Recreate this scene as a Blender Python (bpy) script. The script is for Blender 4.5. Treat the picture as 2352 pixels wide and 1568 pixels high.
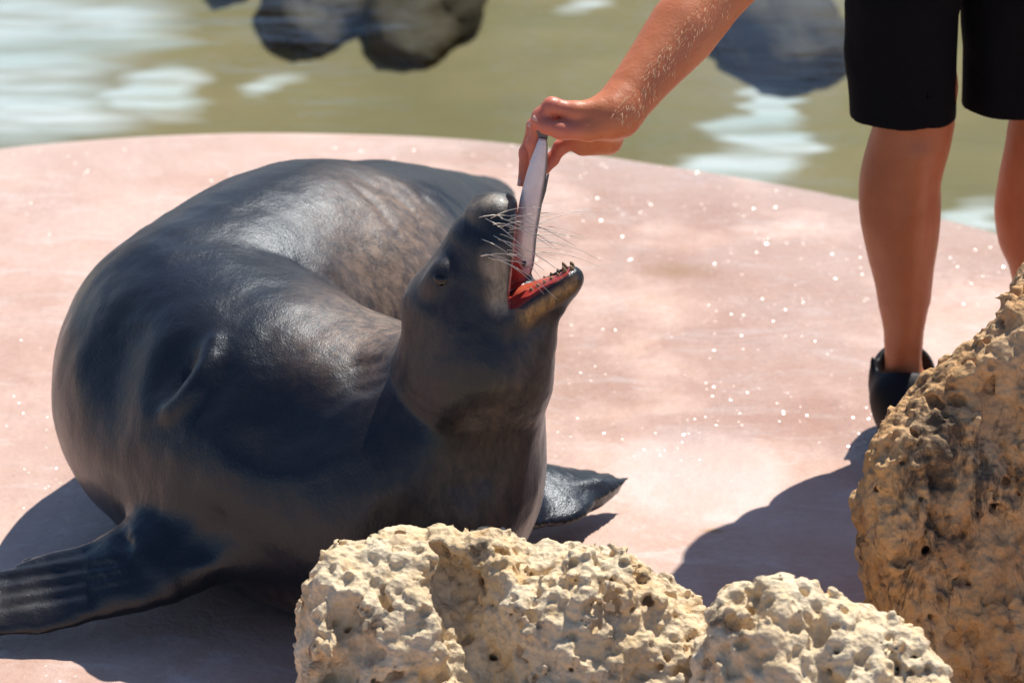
import bpy, bmesh, math, random
import numpy as np
from mathutils import Vector, Matrix

for o in list(bpy.data.objects):
    bpy.data.objects.remove(o, do_unlink=True)
SC = bpy.context.scene
COL = SC.collection
R = math.radians

# ------------------------------------------------------------------ camera, sky, sun, exposure
PITCH, DIST, FPX, TZ = R(23.0), 5.0, 8250.0, 0.45          # focal length in pixels of a 2352-wide picture
CAM = np.array([0.0, -DIST * math.cos(PITCH), TZ + DIST * math.sin(PITCH)])
cd = bpy.data.cameras.new('camera'); cam = bpy.data.objects.new('camera', cd); COL.objects.link(cam)
cam.location = CAM; cam.rotation_euler = (math.pi / 2 - PITCH, 0, 0)
cd.sensor_width = 36.0; cd.lens = FPX / 2352.0 * 36.0; cd.clip_start = 0.1; cd.clip_end = 500.0
cd.dof.use_dof = True; cd.dof.focus_distance = 4.98; cd.dof.aperture_fstop = 4.8; cd.dof.aperture_blades = 7
SC.camera = cam

SUN_EL, SUN_AZ = R(57.0), R(30.0)                          # azimuth clockwise from +Y (behind the seal, to the right)
world = bpy.data.worlds.new('World'); SC.world = world; world.use_nodes = True
wn = world.node_tree; wn.nodes.clear()
sky = wn.nodes.new('ShaderNodeTexSky'); sky.sky_type = 'NISHITA'; sky.sun_disc = False
sky.sun_elevation = SUN_EL; sky.sun_rotation = SUN_AZ; sky.dust_density = 0.6; sky.ozone_density = 6.0
bg = wn.nodes.new('ShaderNodeBackground'); bg.inputs['Strength'].default_value = 0.085
wo = wn.nodes.new('ShaderNodeOutputWorld')
wn.links.new(sky.outputs[0], bg.inputs[0]); wn.links.new(bg.outputs[0], wo.inputs[0])
sd = bpy.data.lights.new('sun', 'SUN'); sun = bpy.data.objects.new('sun', sd); COL.objects.link(sun)
sd.energy = 4.6; sd.angle = R(0.53); sd.color = (1.0, 0.95, 0.87)
SUNV = Vector((math.cos(SUN_EL) * math.sin(SUN_AZ), math.cos(SUN_EL) * math.cos(SUN_AZ), math.sin(SUN_EL)))
sun.rotation_euler = SUNV.to_track_quat('Z', 'Y').to_euler(); sun.location = SUNV * 8
SC.view_settings.view_transform = 'Standard'; SC.view_settings.look = 'None'
SC.view_settings.exposure = 0.42; SC.view_settings.gamma = 1.0; SC.view_settings.use_curve_mapping = False
SC.cycles.use_denoising = True; SC.cycles.max_bounces = 10; SC.cycles.transparent_max_bounces = 12
SC.cycles.sample_clamp_indirect = 6.0

# ------------------------------------------------------------------ pixel -> place helpers
_f = np.array([0, math.cos(PITCH), -math.sin(PITCH)]); _up = np.array([0, math.sin(PITCH), math.cos(PITCH)])
def ray(u, v):
    return _f + (u - 1176) / FPX * np.array([1.0, 0, 0]) - (v - 784) / FPX * _up
def G(u, v, z=0.0):                                        # where the sight line meets height z
    d = ray(u, v); return CAM + d * ((z - CAM[2]) / d[2])
def PY(u, v, y):                                           # where the sight line meets the upright plane y
    d = ray(u, v); return CAM + d * ((y - CAM[1]) / d[1])
def depth(p): return float(np.dot(np.asarray(p) - CAM, _f))
def rpx(px, p): return px * depth(p) / FPX                 # a length in pixels at the distance of p
def rest(u, v, px, k=0.93):                                # a ball of px radius that rests on the ground
    z = 0.2
    for _ in range(8):
        p = G(u, v, z); z = k * rpx(px, p)
    return p, rpx(px, p)
def A(*v): return np.array(v, dtype=float)
def nrm(v): v = np.asarray(v, float); return v / np.linalg.norm(v)

# ------------------------------------------------------------------ noise
def _hash(ix, iy, iz, s=0):
    M = np.uint32(0xffffffff)
    h = (ix.astype(np.int64).astype(np.uint32) * np.uint32(374761393) + iy.astype(np.int64).astype(np.uint32) * np.uint32(668265263)
         + iz.astype(np.int64).astype(np.uint32) * np.uint32(2147483647) + np.uint32((s * 1274126177 + 987643) & 0xffffffff))
    h = (h ^ (h >> np.uint32(13))) * np.uint32(1274126177); h = (h ^ (h >> np.uint32(16))) * np.uint32(2246822519)
    h = h ^ (h >> np.uint32(13))
    return h.astype(np.float64) / 4294967296.0
def _lattice(P, pad, seeds):                               # random numbers on the whole-number lattice round the points
    i = np.floor(P).astype(np.int64); lo = i.min(0) - pad; n = i.max(0) + pad + 1 - lo
    g = np.meshgrid(*[np.arange(n[k]) + lo[k] for k in range(3)], indexing='ij')
    tabs = [_hash(g[0].ravel(), g[1].ravel(), g[2].ravel(), q).astype(np.float32) for q in seeds]
    st = np.array([n[1] * n[2], n[2], 1]); return i, ((i - lo) @ st), st, tabs
def vnoise(P, s=0):
    i, b, st, (T,) = _lattice(P, 1, [s]); f = (P - i).astype(np.float32); f = f * f * (3 - 2 * f); c = [T[b + x * st[0] + y * st[1] + z] for x in (0, 1) for y in (0, 1) for z in (0, 1)]
    c = [c[k] * (1 - f[:, 2]) + c[k + 1] * f[:, 2] for k in (0, 2, 4, 6)]; c = [c[0] * (1 - f[:, 1]) + c[1] * f[:, 1], c[2] * (1 - f[:, 1]) + c[3] * f[:, 1]]
    return (c[0] * (1 - f[:, 0]) + c[1] * f[:, 0]) * 2 - 1
def fbm(P, oct=4, s=0):
    o = 0; a = 1.0
    for k in range(oct):
        o = o + a * vnoise(P * 2 ** k + 17.3 * k, s + k); a *= .5
    return o
def worley(P, s=0):                                        # distance to the nearest of jittered points, and that point's random number
    i, b, st, T = _lattice(P, 1, [s + 11, s + 12, s + 13, s + 29]); f = (P - i).astype(np.float32)
    best = np.full(len(P), 81.0, np.float32); who = np.zeros(len(P), np.int64)
    for x in (-1, 0, 1):
        for y in (-1, 0, 1):
            for z in (-1, 0, 1):
                q = b + x * st[0] + y * st[1] + z
                d = (x + T[0][q] - f[:, 0]) ** 2 + (y + T[1][q] - f[:, 1]) ** 2 + (z + T[2][q] - f[:, 2]) ** 2
                m = d < best; best[m] = d[m]; who[m] = q[m]
    return np.sqrt(best), T[3][who]

# ------------------------------------------------------------------ sculpting with a distance field
def smin(a, b, k):
    h = np.maximum(k - np.abs(a - b), 0) / k
    return np.minimum(a, b) - h * h * k * .25
def axis(lo, hi, coarse, fines=()):                        # grid lines: coarse, but fine inside the given (lo, hi, step) spans
    out = [lo]
    while out[-1] < hi:
        x = out[-1]; s = coarse
        for (a, b, h) in fines:
            dist = max(a - x, x - b, 0); s = min(s, h + dist * .25)
        out.append(x + s)
    return np.array(out)
class Field:
    def __init__(self, xs, ys, zs):
        self.ax = [np.asarray(t, float) for t in (xs, ys, zs)]
        self.F = np.full([len(t) for t in self.ax], 1.0, np.float32)
    def box(self, lo, hi):
        return tuple(slice(max(int(np.searchsorted(t, l)) - 1, 0), min(int(np.searchsorted(t, h)) + 1, len(t))) for t, l, h in zip(self.ax, lo, hi))
    def pts(self, sl):
        return [self.ax[0][sl[0]][:, None, None].astype(np.float32), self.ax[1][sl[1]][None, :, None].astype(np.float32), self.ax[2][sl[2]][None, None, :].astype(np.float32)]
    def put(self, sl, d, k, cut):
        v = self.F[sl]
        self.F[sl] = (-smin(-v, d, k)) if cut else smin(v, d, k)
    def _cone(self, sl, a, b, ra, rb, n, flat):
        X = self.pts(sl); ba = b - a; L = max(float(ba @ ba), 1e-9)
        t = np.clip(sum((X[i] - a[i]) * ba[i] for i in range(3)) / L, 0, 1)
        q = [X[i] - a[i] - t * ba[i] for i in range(3)]
        dd = q[0] ** 2 + q[1] ** 2 + q[2] ** 2
        if n is not None and flat != 1.0:
            n = nrm(n); qn = sum(q[i] * n[i] for i in range(3)); dd = dd + qn * qn * (1 / flat ** 2 - 1)
            return (np.sqrt(dd) - (ra + t * (rb - ra))) * max(flat, .45)
        return np.sqrt(dd) - (ra + t * (rb - ra))
    def chain(self, pts, rs, k=.01, n=None, flat=1.0, cut=False):          # tapered rods joined end to end, optionally flattened along n
        pts = [np.asarray(p, float)[:3] for p in pts]; m = max(rs) + k + .02
        big = self.box(np.min(pts, 0) - m, np.max(pts, 0) + m)
        if any(s.stop - s.start < 1 for s in big): return
        tmp = np.full([s.stop - s.start for s in big], 1.0, np.float32)
        for i in range(len(pts) - 1):
            mm = max(rs[i], rs[i + 1]) + k + .02
            sl = self.box(np.minimum(pts[i], pts[i + 1]) - mm, np.maximum(pts[i], pts[i + 1]) + mm)
            if any(s.stop - s.start < 1 for s in sl): continue
            loc = tuple(slice(s.start - g.start, s.stop - g.start) for s, g in zip(sl, big))
            tmp[loc] = np.minimum(tmp[loc], self._cone(sl, pts[i], pts[i + 1], rs[i], rs[i + 1], n, flat))
        self.put(big, tmp, k, cut)
    def cone(self, a, b, ra, rb, k=.01, n=None, flat=1.0, cut=False): self.chain([a, b], [ra, rb], k, n, flat, cut)
    def ell(self, c, ax, rad, k=.01, cut=False):                           # ellipsoid: three unit axes, three radii
        c = np.asarray(c, float); m = max(rad) + k + .02
        sl = self.box(c - m, c + m)
        if any(s.stop - s.start < 1 for s in sl): return
        X = self.pts(sl); q = [X[i] - c[i] for i in range(3)]
        e = [sum(q[i] * nrm(a)[i] for i in range(3)) for a in ax]
        k0 = np.sqrt(sum((e[i] / rad[i]) ** 2 for i in range(3))); k1 = np.sqrt(sum((e[i] / rad[i] ** 2) ** 2 for i in range(3)))
        self.put(sl, k0 * (k0 - 1) / np.maximum(k1, 1e-6), k, cut)
    def plane(self, p, n, k=.005):                                         # cut away the side n points to
        X = self.pts((slice(None),) * 3); n = nrm(n)
        d = -sum((X[i] - p[i]) * n[i] for i in range(3))
        self.F = (-smin(-self.F, d, k)).astype(np.float32)
    def at(self, p):
        ix = []
        for t, x in zip(self.ax, p):
            j = int(np.clip(np.searchsorted(t, x) - 1, 0, len(t) - 2)); f = (x - t[j]) / (t[j + 1] - t[j])
            if f < -.01 or f > 1.01: return 1.0
            ix.append((j, f))
        s = 0
        for a in (0, 1):
            for b in (0, 1):
                for c in (0, 1):
                    s += self.F[ix[0][0] + a, ix[1][0] + b, ix[2][0] + c] * (ix[0][1] if a else 1 - ix[0][1]) * (ix[1][1] if b else 1 - ix[1][1]) * (ix[2][1] if c else 1 - ix[2][1])
        return s
    def hit(self, u, v):                                                   # first point of the surface on a sight line
        d = nrm(ray(u, v)); t = 3.2
        while t < 8:
            if self.at(CAM + d * t) < 0:
                for _ in range(10):
                    t -= .0005
                    if self.at(CAM + d * t) >= 0: break
                return CAM + d * t
            t += .004
        return None
    def noise(self, fn, band=.05):
        m = np.nonzero(np.abs(self.F) < band)
        P = np.stack([self.ax[i][m[i]] for i in range(3)], 1)
        self.F[m] += fn(P).astype(np.float32)
    def mesh(self):
        F = self.F; ins = F < 0; n = F.shape
        cnt = np.zeros([s - 1 for s in n], np.int8)
        for a in (0, 1):
            for b in (0, 1):
                for c in (0, 1):
                    cnt += ins[a:n[0] - 1 + a, b:n[1] - 1 + b, c:n[2] - 1 + c]
        act = (cnt > 0) & (cnt < 8); idx = np.nonzero(act); N = len(idx[0])
        imap = np.full(act.shape, -1, np.int32); imap[idx] = np.arange(N)
        acc = np.zeros((N, 3)); num = np.zeros(N)
        cs = [(a, b, c) for a in (0, 1) for b in (0, 1) for c in (0, 1)]
        val = {k: F[idx[0] + k[0], idx[1] + k[1], idx[2] + k[2]].astype(float) for k in cs}
        for k in cs:
            for axn in range(3):
                if k[axn] == 0:
                    l = list(k); l[axn] = 1; l = tuple(l); m = (val[k] < 0) != (val[l] < 0)
                    t = np.where(m, val[k] / np.where(m, val[k] - val[l], 1), 0)
                    p = np.array(k, float)[None, :].repeat(N, 0); p[:, axn] = t
                    acc[m] += p[m]; num[m] += 1
        acc /= num[:, None]
        V = np.stack([self.ax[i][idx[i]] + acc[:, i] * (self.ax[i][idx[i] + 1] - self.ax[i][idx[i]]) for i in range(3)], 1)
        Q = []
        for axn in range(3):
            s0 = [slice(None)] * 3; s1 = [slice(None)] * 3; s0[axn] = slice(0, -1); s1[axn] = slice(1, None)
            ch = ins[tuple(s0)] != ins[tuple(s1)]
            o = [i for i in range(3) if i != axn]
            inner = [slice(None)] * 3; inner[o[0]] = slice(1, -1); inner[o[1]] = slice(1, -1)
            e = list(np.nonzero(ch[tuple(inner)])); e[o[0]] = e[o[0]] + 1; e[o[1]] = e[o[1]] + 1
            first = ins[tuple(e)]
            def cell(d0, d1):
                q = list(e); q[o[0]] = q[o[0]] - d0; q[o[1]] = q[o[1]] - d1; return imap[tuple(q)]
            quad = np.stack([cell(1, 1), cell(0, 1), cell(0, 0), cell(1, 0)], 1)
            flip = first if axn != 1 else ~first
            quad[~flip] = quad[~flip][:, ::-1]; Q.append(quad)
        return V, np.concatenate(Q)

def from_arrays(name, V, Q, mat, parent=None, smooth=True):
    me = bpy.data.meshes.new(name)
    me.vertices.add(len(V)); me.vertices.foreach_set('co', np.asarray(V, np.float32).ravel())
    n = Q.shape[1]; me.loops.add(Q.size); me.loops.foreach_set('vertex_index', Q.astype(np.int32).ravel())
    me.polygons.add(len(Q)); me.polygons.foreach_set('loop_start', (np.arange(len(Q)) * n).astype(np.int32))
    me.polygons.foreach_set('loop_total', np.full(len(Q), n, np.int32))
    me.update(calc_edges=True); me.validate()
    if smooth: me.polygons.foreach_set('use_smooth', np.ones(len(me.polygons), bool))
    return link(name, me, mat, parent)
def link(name, me, mat, parent=None):
    o = bpy.data.objects.new(name, me); COL.objects.link(o)
    if mat: me.materials.append(mat)
    if parent: o.parent = parent
    return o
def attr(o, name, vals):
    a = o.data.attributes.new(name, 'FLOAT', 'POINT'); a.data.foreach_set('value', np.asarray(vals, np.float32))
def tag(o, label=None, cat=None, group=None, kind=None):
    for k, v in (('label', label), ('category', cat), ('group', group), ('kind', kind)):
        if v: o[k] = v
    return o
def empty(name, loc=(0, 0, 0)):
    o = bpy.data.objects.new(name, None); COL.objects.link(o); o.location = loc; o.empty_display_size = .1
    return o
def under(o, root):                                        # parent a mesh built in world coordinates to an Empty away from the origin
    o.parent = root; o.matrix_parent_inverse = Matrix.Translation(root.location).inverted(); return o
def tube(pts, rs, seg=6, cap=True):                        # a swept tube as arrays
    pts = [np.asarray(p, float) for p in pts]; V = []; Fc = []
    ref = A(.3, .2, .9)
    for i, p in enumerate(pts):
        t = nrm(pts[min(i + 1, len(pts) - 1)] - pts[max(i - 1, 0)])
        a = nrm(np.cross(t, ref)); b = np.cross(t, a)
        for j in range(seg):
            w = 2 * math.pi * j / seg; V.append(p + rs[i] * (math.cos(w) * a + math.sin(w) * b))
    for i in range(len(pts) - 1):
        for j in range(seg):
            k = (j + 1) % seg; Fc.append((i * seg + j, i * seg + k, (i + 1) * seg + k, (i + 1) * seg + j))
    if cap: Fc.append(tuple(range(seg))[::-1]); Fc.append(tuple((len(pts) - 1) * seg + j for j in range(seg)))
    return V, Fc
def simple(name, V, Fc, mat, parent=None, smooth=True):
    me = bpy.data.meshes.new(name); me.from_pydata([tuple(v) for v in V], [], [tuple(f) for f in Fc]); me.update()
    if smooth: me.polygons.foreach_set('use_smooth', np.ones(len(me.polygons), bool))
    return link(name, me, mat, parent)
def spline(pts, n):                                        # Catmull-Rom through rows of numbers
    P = np.asarray(pts, float); P = np.vstack([2 * P[0] - P[1], P, 2 * P[-1] - P[-2]]); out = []
    for i in range(1, len(P) - 2):
        for j in range(n):
            t = j / n; out.append(.5 * (2 * P[i] + (P[i + 1] - P[i - 1]) * t + (2 * P[i - 1] - 5 * P[i] + 4 * P[i + 1] - P[i + 2]) * t * t + (3 * P[i] - P[i - 1] - 3 * P[i + 1] + P[i + 2]) * t ** 3))
    out.append(P[-2]); return np.array(out)

# ------------------------------------------------------------------ materials
class NT:
    def __init__(self, name):
        self.m = bpy.data.materials.new(name); self.m.use_nodes = True; self.t = self.m.node_tree; self.t.nodes.clear()
        self.out = self.n('OutputMaterial'); self.b = self.n('BsdfPrincipled'); self.l(self.b.outputs[0], self.out.inputs[0])
        self.pos = self.n('NewGeometry').outputs['Position']
    def n(self, k, **kw):
        x = self.t.nodes.new('ShaderNode' + k)
        for a, b in kw.items(): setattr(x, a, b)
        return x
    def l(self, a, b): self.t.links.new(a, b)
    def s(self, node, **kw):
        for a, b in kw.items():
            i = node.inputs[a.replace('_', ' ')] if isinstance(a, str) else node.inputs[a]
            if hasattr(b, 'is_output'): self.l(b, i)
            else: i.default_value = b
        return node
    def set(self, **kw): self.s(self.b, **kw)
    def noise(self, scale, detail=4, rough=.55, vec=None, stretch=None, dist=0.0):
        x = self.n('TexNoise'); x.inputs['Scale'].default_value = scale; x.inputs['Detail'].default_value = detail
        x.inputs['Roughness'].default_value = rough; x.inputs['Distortion'].default_value = dist
        v = vec or self.pos
        if stretch:
            mp = self.n('Mapping'); mp.inputs['Scale'].default_value = stretch; self.l(v, mp.inputs['Vector']); v = mp.outputs[0]
        self.l(v, x.inputs['Vector']); return x.outputs['Fac']
    def vor(self, scale, feature='F1', vec=None, rnd=1.0):
        x = self.n('TexVoronoi', feature=feature); x.inputs['Scale'].default_value = scale; x.inputs['Randomness'].default_value = rnd
        self.l(vec or self.pos, x.inputs['Vector']); return x.outputs['Distance']
    def ramp(self, fac, stops, interp='LINEAR'):
        x = self.n('ValToRGB'); x.color_ramp.interpolation = interp; e = x.color_ramp.elements
        while len(e) < len(stops): e.new(.5)
        for i, (p, c) in enumerate(stops):
            e[i].position = p; e[i].color = (c, c, c, 1) if not isinstance(c, tuple) else (*c, 1)
        self.l(fac, x.inputs[0]); return x.outputs[0]
    def mix(self, fac, a, b, mode='MIX'):
        x = self.n('Mix', data_type='RGBA', blend_type=mode)
        for i, v in ((0, fac), (6, a), (7, b)):
            if hasattr(v, 'is_output'): self.l(v, x.inputs[i])
            else: x.inputs[i].default_value = v if i == 0 else ((*v, 1) if isinstance(v, tuple) else (v, v, v, 1))
        return x.outputs[2]
    def math(self, op, a, b=0.0, clamp=False):
        x = self.n('Math', operation=op, use_clamp=clamp)
        for i, v in ((0, a), (1, b)):
            if hasattr(v, 'is_output'): self.l(v, x.inputs[i])
            else: x.inputs[i].default_value = v
        return x.outputs[0]
    def att(self, name): return self.n('Attribute', attribute_name=name).outputs['Fac']
    def bump(self, h, strength, dist=.01, normal=None):
        x = self.n('Bump'); x.inputs['Strength'].default_value = strength; x.inputs['Distance'].default_value = dist
        self.l(h, x.inputs['Height'])
        if normal: self.l(normal, x.inputs['Normal'])
        self.l(x.outputs[0], self.b.inputs['Normal']); return x.outputs[0]
    def blob(self, p, rx, ry, soft=.35):                   # 1 inside an ellipse on the ground round p, fading out
        mp = self.n('Mapping'); mp.inputs['Location'].default_value = (-p[0] / rx, -p[1] / ry, 0); mp.inputs['Scale'].default_value = (1 / rx, 1 / ry, 0)
        w = self.mix(.12, self.pos, self.n('TexNoise').outputs['Color'], 'ADD') if False else self.pos
        self.l(w, mp.inputs['Vector']); ln = self.n('VectorMath', operation='LENGTH'); self.l(mp.outputs[0], ln.inputs[0])
        d = self.math('ADD', ln.outputs['Value'], self.math('MULTIPLY', self.math('SUBTRACT', self.noise(9, 3), .5), .5))
        return self.math('SUBTRACT', 1.0, self.math('DIVIDE', self.math('SUBTRACT', d, 1 - soft), soft, True), True)
def plain(name, col, rough=.5, **kw):
    n = NT(name); n.set(Base_Color=(*col, 1), Roughness=rough, **kw); return n.m

# ------------------------------------------------------------------ the setting: pink concrete apron with the pool let into it
near = [G(u, v)[:2] for u, v in ((-200, 372), (0, 336), (250, 313), (500, 301), (760, 303), (1000, 312), (1200, 330), (1500, 372), (1800, 420), (2000, 460), (2200, 505), (2352, 548), (2600, 615))]
ring = [A(-4.4, 4.0), A(-3.4, 2.3), A(-2.0, 1.75)] + near + [A(1.9, .35), A(3.2, .35), A(4.6, 1.6), A(5.0, 4.2), A(3.4, 6.4), A(0, 7.0), A(-3.0, 6.3)]
pc = spline(ring + [ring[0]], 12)[:-1]
cen = A(.2, 3.9)
def build_ground():
    prof = [(-.16, -.60), (-.13, -.30), (-.11, -.13), (-.08, -.055), (-.045, -.02), (0, -.006), (.04, 0)]
    prof += [(.06 + .06 * i, 0) for i in range(1, 60)] + [(4, 0), (5, 0), (7, 0), (11, 0), (20, 0), (40, 0), (80, 0), (160, 0)]
    V = []; rim = []
    dirs = [nrm(c - cen) for c in pc]
    for d, z in prof:
        for c, t in zip(pc, dirs):
            p = c + t * d; V.append((p[0], p[1], z)); rim.append(d)
    V = np.array(V); rim = np.array(rim); n = len(pc)
    q = V.copy(); q[:, 2] = 0
    V[:, 2] += np.clip(rim / .3, 0, 1) * np.clip((6 - rim) / 2, 0, 1) * (.006 * fbm(q * 2.3, 3, 5) - .002)
    Q = [(i * n + j, i * n + (j + 1) % n, (i + 1) * n + (j + 1) % n, (i + 1) * n + j) for i in range(len(prof) - 1) for j in range(n)]
    return V, np.array(Q)[:, ::-1], rim

g = NT('wet_pink_concrete')
big = g.noise(2.2, 5, .6); mid = g.noise(9, 6, .65); fine = g.noise(70, 5, .7)
col = g.mix(g.ramp(big, [(.35, 0.0), (.68, 1.0)]), (.53, .325, .245), (.64, .455, .375))
col = g.mix(g.ramp(mid, [(.42, 0.0), (.75, .50)]), col, (.68, .51, .44))
streak = g.noise(5, 6, .7, stretch=(1.0, 2.6, 1), dist=1.2)
col = g.mix(g.ramp(streak, [(.53, 0.0), (.64, .55)]), col, (.68, .56, .51))
col = g.mix(g.math('MULTIPLY', g.ramp(fine, [(.45, 0.0), (.8, 1.0)]), .30), col, (.28, .15, .115))
puddle = g.blob(G(1610, 1085), .155, .205, .25)
col = g.mix(g.math('MULTIPLY', puddle, g.math('MULTIPLY', g.ramp(mid, [(.3, .35), (.7, .85)]), .75)), col, (.70, .57, .53))
inner = g.blob(G(1620, 1080), .115, .13, .5)
col = g.mix(g.math('MULTIPLY', inner, .5), col, (.56, .38, .33))
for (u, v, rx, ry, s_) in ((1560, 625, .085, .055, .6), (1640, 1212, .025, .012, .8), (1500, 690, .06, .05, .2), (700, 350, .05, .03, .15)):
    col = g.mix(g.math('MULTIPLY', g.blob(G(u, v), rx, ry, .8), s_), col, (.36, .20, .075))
rimf = g.att('rim')
col = g.mix(g.math('MULTIPLY', g.ramp(rimf, [(.0, 1.0), (.30, 0.0)]), .50), col, (.66, .50, .43))
wet = g.ramp(g.noise(3.1, 4, .6), [(.36, 0.0), (.52, 1.0)])
dry = g.blob(G(1700, 1300), .60, .50, .25)
sepg = g.n('SeparateXYZ'); g.l(g.pos, sepg.inputs[0])
side_ = g.ramp(g.math('ADD', g.math('MULTIPLY', sepg.outputs[0], .8), .5), [(.25, .35), (.5, 1.0)])
wet = g.math('MULTIPLY', g.math('MULTIPLY', wet, side_), g.math('SUBTRACT', 1.0, g.math('MULTIPLY', dry, .9)))
col = g.mix(g.math('MULTIPLY', wet, .28), col, g.mix(1.0, col, (.62, .56, .54), 'MULTIPLY'))
grit = g.ramp(g.vor(260), [(.10, 1.0), (.22, 0.0)]); col = g.mix(g.math('MULTIPLY', g.math('MULTIPLY', grit, g.ramp(g.noise(30, 2), [(.45, 0.0), (.6, 1.0)])), .5), col, (.22, .12, .09))
g.set(Base_Color=col, Roughness=g.ramp(wet, [(0, .55), (1, .20)]))
g.b.inputs['Specular IOR Level'].default_value = .5
patchy = g.ramp(g.noise(6, 5, .7), [(.45, .0), (.62, 1.0)])
h = g.math('ADD', g.math('MULTIPLY', g.noise(110, 4, .7), .30), g.math('MULTIPLY', g.noise(24, 4, .6), .8))
g.bump(h, .6, .006)
fk = g.n('TexVoronoi'); fk.inputs['Scale'].default_value = 240; g.l(g.pos, fk.inputs['Vector'])       # the film of water stands in beads: each a facet of its own
fm1 = g.n('VectorMath', operation='MULTIPLY_ADD'); g.l(fk.outputs['Color'], fm1.inputs[0]); fm1.inputs[1].default_value = (1.0, 1.0, 0); fm1.inputs[2].default_value = (-.5, -.5, 1.0)
fn = g.n('VectorMath', operation='NORMALIZE'); g.l(fm1.outputs[0], fn.inputs[0]); g.l(fn.outputs[0], g.b.inputs['Coat Normal'])
bead = g.ramp(fk.outputs['Distance'], [(.30, 1.0), (.55, 0.0)])
g.l(g.math('MULTIPLY', g.math('MULTIPLY', g.math('ADD', wet, .10), bead), g.math('ADD', g.math('MULTIPLY', patchy, .9), .08)), g.b.inputs['Coat Weight'])
g.b.inputs['Coat Roughness'].default_value = .16; g.b.inputs['Coat IOR'].default_value = 1.33
V, Q, rim = build_ground()
ground = from_arrays('ground', V, Q, g.m); attr(ground, 'rim', np.clip(rim, 0, 1)); tag(ground, kind='structure', label='wet pink concrete apron sloping to the pool', cat='ground')

pf = NT('pool_floor')                                       # olive floor, with pale sky reflections painted into its colour
olive_tone = pf.mix(pf.ramp(pf.noise(1.6, 5, .6), [(.35, 0.0), (.7, 1.0)]), (.17, .135, .055), (.25, .195, .090))
olive_tone = pf.mix(pf.ramp(pf.noise(5, 5, .6, stretch=(.5, 1.4, 1)), [(.5, 0.0), (.75, .5)]), olive_tone, (.14, .16, .075))
sky_refl = pf.mix(pf.ramp(pf.noise(3, 5, .6, stretch=(.4, 1.6, 1)), [(.3, 0.0), (.7, 1.0)]), (.66, .67, .72), (.40, .47, .48))  # tone of the mirrored sky, laid on the floor as colour
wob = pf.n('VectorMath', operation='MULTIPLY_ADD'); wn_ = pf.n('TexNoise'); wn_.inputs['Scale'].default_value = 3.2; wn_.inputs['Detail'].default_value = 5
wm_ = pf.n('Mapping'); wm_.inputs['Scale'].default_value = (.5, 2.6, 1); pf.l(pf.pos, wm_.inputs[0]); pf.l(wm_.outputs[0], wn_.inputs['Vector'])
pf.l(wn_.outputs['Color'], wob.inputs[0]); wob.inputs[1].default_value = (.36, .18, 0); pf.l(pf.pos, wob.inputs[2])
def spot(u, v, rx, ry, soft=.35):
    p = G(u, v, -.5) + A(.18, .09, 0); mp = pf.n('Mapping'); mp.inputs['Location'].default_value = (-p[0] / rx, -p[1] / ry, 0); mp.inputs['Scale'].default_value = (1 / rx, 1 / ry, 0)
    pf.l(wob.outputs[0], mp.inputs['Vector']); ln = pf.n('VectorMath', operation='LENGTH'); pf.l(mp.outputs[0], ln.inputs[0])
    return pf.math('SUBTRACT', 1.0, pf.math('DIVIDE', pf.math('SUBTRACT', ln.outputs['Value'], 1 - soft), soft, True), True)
refl_mask = 0.0  # outlines of the painted sky reflections
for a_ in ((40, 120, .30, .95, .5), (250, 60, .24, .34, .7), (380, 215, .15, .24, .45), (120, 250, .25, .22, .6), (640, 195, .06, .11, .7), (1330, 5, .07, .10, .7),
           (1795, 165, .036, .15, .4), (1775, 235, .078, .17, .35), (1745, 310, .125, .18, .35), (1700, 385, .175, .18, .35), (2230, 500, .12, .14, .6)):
    refl_mask = pf.math('MAXIMUM', spot(*a_), refl_mask)
c1 = pf.mix(pf.math('MULTIPLY', refl_mask, pf.ramp(pf.noise(6, 4, .6, stretch=(.35, 2.2, 1)), [(.35, .45), (.55, 1.0)])), olive_tone, sky_refl)
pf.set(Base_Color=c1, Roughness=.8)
fc = [tuple(c + nrm(c - cen) * -.12) for c in pc]
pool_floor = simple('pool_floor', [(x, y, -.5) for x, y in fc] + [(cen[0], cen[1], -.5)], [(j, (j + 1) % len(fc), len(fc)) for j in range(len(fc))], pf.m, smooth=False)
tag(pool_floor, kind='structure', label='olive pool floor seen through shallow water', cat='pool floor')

w = NT('pool_water')
wh = w.math('ADD', w.noise(2.6, 3, .5, stretch=(.8, 1.8, 1)), w.math('MULTIPLY', w.noise(11, 3, .6, stretch=(.7, 2.2, 1)), .22))
wb = w.n('Bump'); wb.inputs['Strength'].default_value = .16; wb.inputs['Distance'].default_value = .05; w.l(wh, wb.inputs['Height'])
fr = w.n('Fresnel'); fr.inputs['IOR'].default_value = 1.30; w.l(wb.outputs[0], fr.inputs['Normal'])
gl = w.n('BsdfGlossy'); gl.inputs['Roughness'].default_value = .02; w.l(wb.outputs[0], gl.inputs['Normal'])
tr = w.n('BsdfTransparent'); tr.inputs['Color'].default_value = (.90, .95, .93, 1)
ms = w.n('MixShader'); w.l(fr.outputs[0], ms.inputs[0]); w.l(tr.outputs[0], ms.inputs[1]); w.l(gl.outputs[0], ms.inputs[2]); w.l(ms.outputs[0], w.out.inputs[0])
wc = [tuple(c + nrm(c - cen) * -.03) for c in pc]
water = simple('pool_water', [(x, y, -.05) for x, y in wc] + [(cen[0], cen[1], -.05)], [(j, (j + 1) % len(wc), len(wc)) for j in range(len(wc))], w.m, smooth=False)
tag(water, kind='structure', label='rippled green pool water behind the seal', cat='water')

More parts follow.
